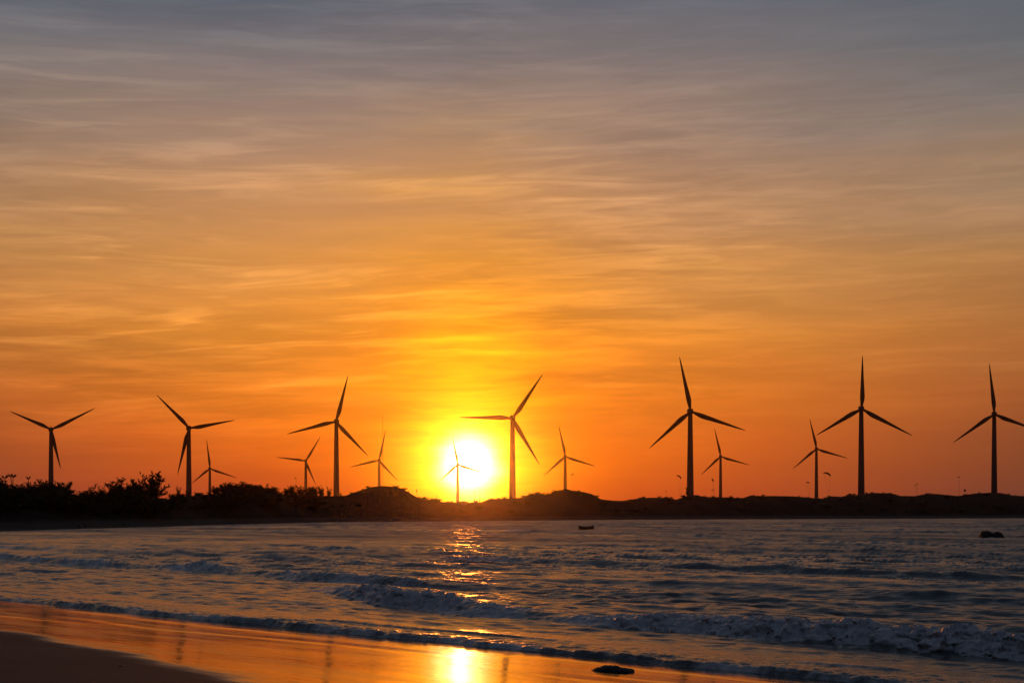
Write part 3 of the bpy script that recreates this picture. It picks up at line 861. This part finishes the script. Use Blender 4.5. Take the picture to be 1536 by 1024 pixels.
ME_kite = kite_mesh(6.5, 2.4, 2.2)
KITES = [  # u, v, depth, pixel width, roll, label, line end row
    (1019.5, 713.5, 1000, 7.0, 35, 'dark kite tilted on its lines left of the tallest looking turbine', 750),
    (1070, 719, 1000, 4.0, 60, 'small kite flying between the tallest looking turbine and its small neighbour', 747),
    (1068.5, 734, 950, 3.2, -30, 'tiny kite low over the dune just left of a small turbine', 747),
    (1211.5, 722.5, 950, 4.6, 0, 'short dark kite level on two lines left of a small turbine tower', 746),
    (1241, 708.5, 1000, 10.0, 18, 'widest curved kite with a drooping right tip beside a small turbine tower', 748),
    (1374, 726.5, 900, 5.0, -50, 'slanted kite over the long right hand dunes', 745),
    (1438, 714.5, 1100, 2.4, 0, 'tiny kite high to the left of the turbine at the right edge', 744),
    (1448.5, 735, 900, 3.0, 80, 'kite standing on edge just above the right hand dune crest', 744),
    (858, 711, 1000, 4.6, -30, 'slanted dark kite in the orange sky right of the pointed dune turbine', 738),
    (998.5, 736, 1000, 3.2, -70, 'faint upright kite left of the kite beside the tallest looking turbine', 748),
    (443.5, 716, 1100, 2.6, 20, 'lone kite in the sky left of the small turbine in the bushes', 740),
    (624.5, 735.5, 900, 3.6, -82, 'upright kite on its edge over the right flank of the rounded dune', 752),
]
for u, v, d, wpx, roll, label, lv in KITES:
    c = at(u, v, d)
    s = wpx / F * d / 5.2
    root = empty('kite', c)
    tag(root, label, 'kite', 'kites above the dunes')
    obj('canopy', ME_kite, root, rot=(R(-20), R(roll), R(8)), scale=(s, max(s, .7), s))
    end = at(u + (2.5 if u < 1300 else 1.0), lv, d) - c
    for k in (-1, 1):
        bm = bmesh.new()
        st = Matrix.Rotation(R(roll), 3, 'Y') @ Vector((k * 2.4 * s, 0, -1.2 * s))
        tube(bm, [st, st.lerp(end, .5), end + Vector((k * .35, 0, 0))], .045, .045, 4)
        obj('kite_line', from_bm('kite_line', bm, M_kite), root)

# ------------------------------------------------------------------ poles and mast
def pole_obj(u, v0, v1, d, r, label, name='pole', cat='pole', group='thin poles on the dunes'):
    x = (u - 768) / F * d; g = ground(x, d); top = at(u, v0, d).z
    bm = bmesh.new()
    tube(bm, [Vector((0, 0, -.4)), Vector((0, 0, (top - g) * .5)), Vector((.08, 0, top - g))], r, r * .6, 8)
    bmesh.ops.create_uvsphere(bm, u_segments=8, v_segments=6, radius=r * 1.3, matrix=Matrix.Translation((.08, 0, top - g)))
    o = obj(name, from_bm(name, bm, M_pole), loc=(x, d, g)); tag(o, label, cat, group)
pole_obj(712, 736, 752, dl(712) + 2, .13, 'tallest thin pole on the dunes right below the sun')
pole_obj(719.3, 741.5, 750, dl(719) + 1, .13, 'short thin pole right of the taller pole below the sun')
pole_obj(655, 742, 749, dl(655) + 1, .10, 'short thin pole on the dunes left below the sun')

def met_mast(u, v0, d):
    x = (u - 768) / F * d; g = ground(x, d); h = at(u, v0, d).z - g
    root = empty('measuring_mast', (x, d, g))
    tag(root, 'hair thin tall mast right of the turbine on the rounded dune', 'mast')
    bm = bmesh.new(); w = .32
    cs = [Vector((w * math.cos(a), w * math.sin(a), 0)) for a in (0, 2.094, 4.189)]
    for c in cs: tube(bm, [c - Vector((0, 0, 1)), c + Vector((0, 0, h * .5)), c * .6 + Vector((0, 0, h))], .05, .04, 5)
    nz = int(h / 1.6)
    for i in range(nz):
        for k in range(3):
            a = cs[k] + Vector((0, 0, i * 1.6)); b = cs[(k + 1) % 3] + Vector((0, 0, (i + 1) * 1.6))
            tube(bm, [a, a.lerp(b, .5), b], .025, .025, 4)
    obj('lattice', from_bm('lattice', bm, M_pole), root)
    bm = bmesh.new(); tube(bm, [Vector((0, 0, h)), Vector((0, 0, h + 1.2)), Vector((0, 0, h + 2.5))], .04, .02, 6)
    obj('tip_rod', from_bm('tip_rod', bm, M_pole), root)
met_mast(574, 622, 1300)

# ------------------------------------------------------------------ boat, rocks, stumps
def boat():
    d = 246.0; c = at(879.5, 793.8, d)
    root = empty('rowing_boat', (c.x, d, sea_z(c.x, d, 2.0) + .10), (0, R(-1.5), R(6)))
    tag(root, 'small dark open rowing boat lying on the far water', 'boat')
    bm = bmesh.new(); n = 15; L = 2.7; outer = []; inner = []
    for i in range(n):
        f = i / (n - 1); x = (f - .5) * L
        b = .52 * (1 - abs(2 * f - 1) ** 2.6) + .03; sh = .42 + .20 * (2 * f - 1) ** 2 + (.06 if f < .2 else 0)
        ro, ri = [], []
        for k in range(9):
            a = math.pi * k / 8 - math.pi / 2
            y = b * math.sin(a) ; dep = math.cos(a) ** .7 if math.cos(a) > 0 else 0
            ro.append((x, y, sh - (sh + .16) * dep)); ri.append((x * .97, y * .9, sh + .0 - (sh + .06) * dep * .9))
        outer.append(ro); inner.append(ri)
    vo = [[bm.verts.new(v) for v in r] for r in outer]; vi = [[bm.verts.new(v) for v in r] for r in inner]
    for A, s in ((vo, 1), (vi, -1)):
        for r0, r1 in zip(A, A[1:]):
            for k in range(8):
                q = (r0[k], r0[k + 1], r1[k + 1], r1[k]); bm.faces.new(q if s > 0 else q[::-1])
    for k in (0, 8):
        for i in range(n - 1): bm.faces.new((vo[i][k], vo[i + 1][k], vi[i + 1][k], vi[i][k]))
    for i in (0, n - 1): bm.faces.new(vo[i]); bm.faces.new(vi[i][::-1])
    obj('hull', from_bm('hull', bm, M_hull), root)
    for xx in (-.55, .45):
        bm = bmesh.new(); bmesh.ops.create_cube(bm, size=1, matrix=Matrix.Translation((xx, 0, .27)) @ Matrix.Diagonal((.2, .86, .035, 1)))
        bmesh.ops.bevel(bm, geom=bm.edges, offset=.008, segments=1)
        obj('bench', from_bm('bench', bm, M_hull, False), root)
boat()

def rock_mesh(name, prof, depth, seed, mat, sub=5):
    """boulder whose long side follows the height profile prof: [(x, z)]"""
    xs = np.array([a for a, b in prof]); zs = np.array([b for a, b in prof])
    nx, ny = 60, 40
    gx = np.linspace(xs[0], xs[-1], nx); gy = np.linspace(-1, 1, ny)
    Xg, Yg = np.meshgrid(gx, gy)
    h = np.interp(Xg, xs, zs); w = np.clip(1 - np.abs(Yg) ** 2.6, 0, 1) ** .6
    n = fbm(Xg * 3.1 / (xs[-1] - xs[0]) * 3 + seed, Yg * 2.5, seed, 5, .6)
    scale = zs.max()
    Z = h * w + n * .26 * scale * w - .02 * scale
    Z[0, :] = Z[-1, :] = -.5 * scale; Z[:, 0] = Z[:, -1] = -.5 * scale
    Yw = Yg * depth * (.75 + .35 * np.interp(Xg, [xs[0], 0, xs[-1]], [.2, 1, .3])) + .05 * n
    return mesh_np(name, np.stack([Xg + .04 * (xs[-1] - xs[0]) * n, Yw, Z], -1).reshape(-1, 3), grid_quads(ny, nx), mat, True)
d = 164.0; c = at(1488, 807, d)
o = obj('rock', rock_mesh('rock', [(-1.45, .02), (-1.28, .55), (-1.1, .86), (-.85, .80), (-.5, .83), (-.15, .68), (.05, .62), (.35, .70), (.75, .66), (1.05, .52), (1.3, .2), (1.42, .0)], .9, 3, M_rock), loc=(c.x, d, .03))
tag(o, 'black flat topped rock standing out of the sea near the right edge', 'rock')
def sand_at(u, v):
    tx, tz = ray(u, v); dd = 10.0
    for _ in range(4000):
        if CAM_H + tz * dd < float(sand_z(np.array([(tx * dd + dd) * SQ]))[0]): break
        dd += .01
    return Vector((tx * dd, dd, CAM_H + tz * dd))
c = sand_at(916, 1006)
o = obj('rock', rock_mesh('rock', [(-.44, .0), (-.36, .02), (-.26, .07), (-.16, .105), (-.02, .12), (.08, .11), (.2, .08), (.3, .055), (.38, .04), (.44, .0)], .24, 9, M_rock), loc=(c.x, c.y, c.z - .01))
tag(o, 'low dark rock on the wet sand at the edge of the wash', 'rock')
c = sand_at(180, 999)
o = obj('pebble', rock_mesh('pebble', [(-.03, 0), (-.015, .012), (.005, .016), (.02, .01), (.03, 0)], .02, 12, M_rock), loc=(c.x, c.y, c.z - .004))
tag(o, 'small dark pebble on the dry sand in the lower left corner', 'pebble')
for u, label in ((118.5, 'left one of two stubby dark posts side by side on the far left beach'), (127.0, 'right one of two stubby dark posts side by side on the far left beach'), (185, 'single short dark post alone on the far left beach')):
    ds_ = float(shore_d(np.array([(u - 768) / F]))[0]) + 5; x = (u - 768) / F * ds_; g = ground(x, ds_)
    bm = bmesh.new(); rr = random.Random(int(u))
    tube(bm, [Vector((0, 0, -.4)), Vector((.02, 0, .2)), Vector((.03, .02, .5)), Vector((.06, 0, .66))], .20, .13, 9)
    for vv in bm.verts: vv.co += Vector((rr.uniform(-.03, .03), rr.uniform(-.03, .03), rr.uniform(-.03, .03)))
    tag(obj('post', from_bm('post', bm, M_pole), loc=(x, ds_, g)), label, 'post', 'posts on the far left beach')

# ------------------------------------------------------------------ haze
def haze(density, g):
    bm = bmesh.new()
    bmesh.ops.create_cube(bm, size=1, matrix=Matrix.Translation((0, 0, 85)) @ Matrix.Diagonal((5500, 5500, 190, 1)))
    for vv in bm.verts:
        if vv.co.z < 0: vv.co.z = -5.0
        else: vv.co.z = 150.0
    m = bpy.data.materials.new('haze_air'); m.use_nodes = True
    t = Nodes(m.node_tree); t.n.clear()
    o_ = t.new('ShaderNodeOutputMaterial'); v = t.new('ShaderNodeVolumePrincipled')
    v.inputs['Color'].default_value = (.95, .80, .66, 1)
    v.inputs['Density'].default_value = density; v.inputs['Anisotropy'].default_value = g
    t.l.new(v.outputs[0], o_.inputs['Volume'])
    h = obj('haze', from_bm('haze', bm, m, False))
    tag(h, kind='stuff')
haze(3.2e-5, .972)
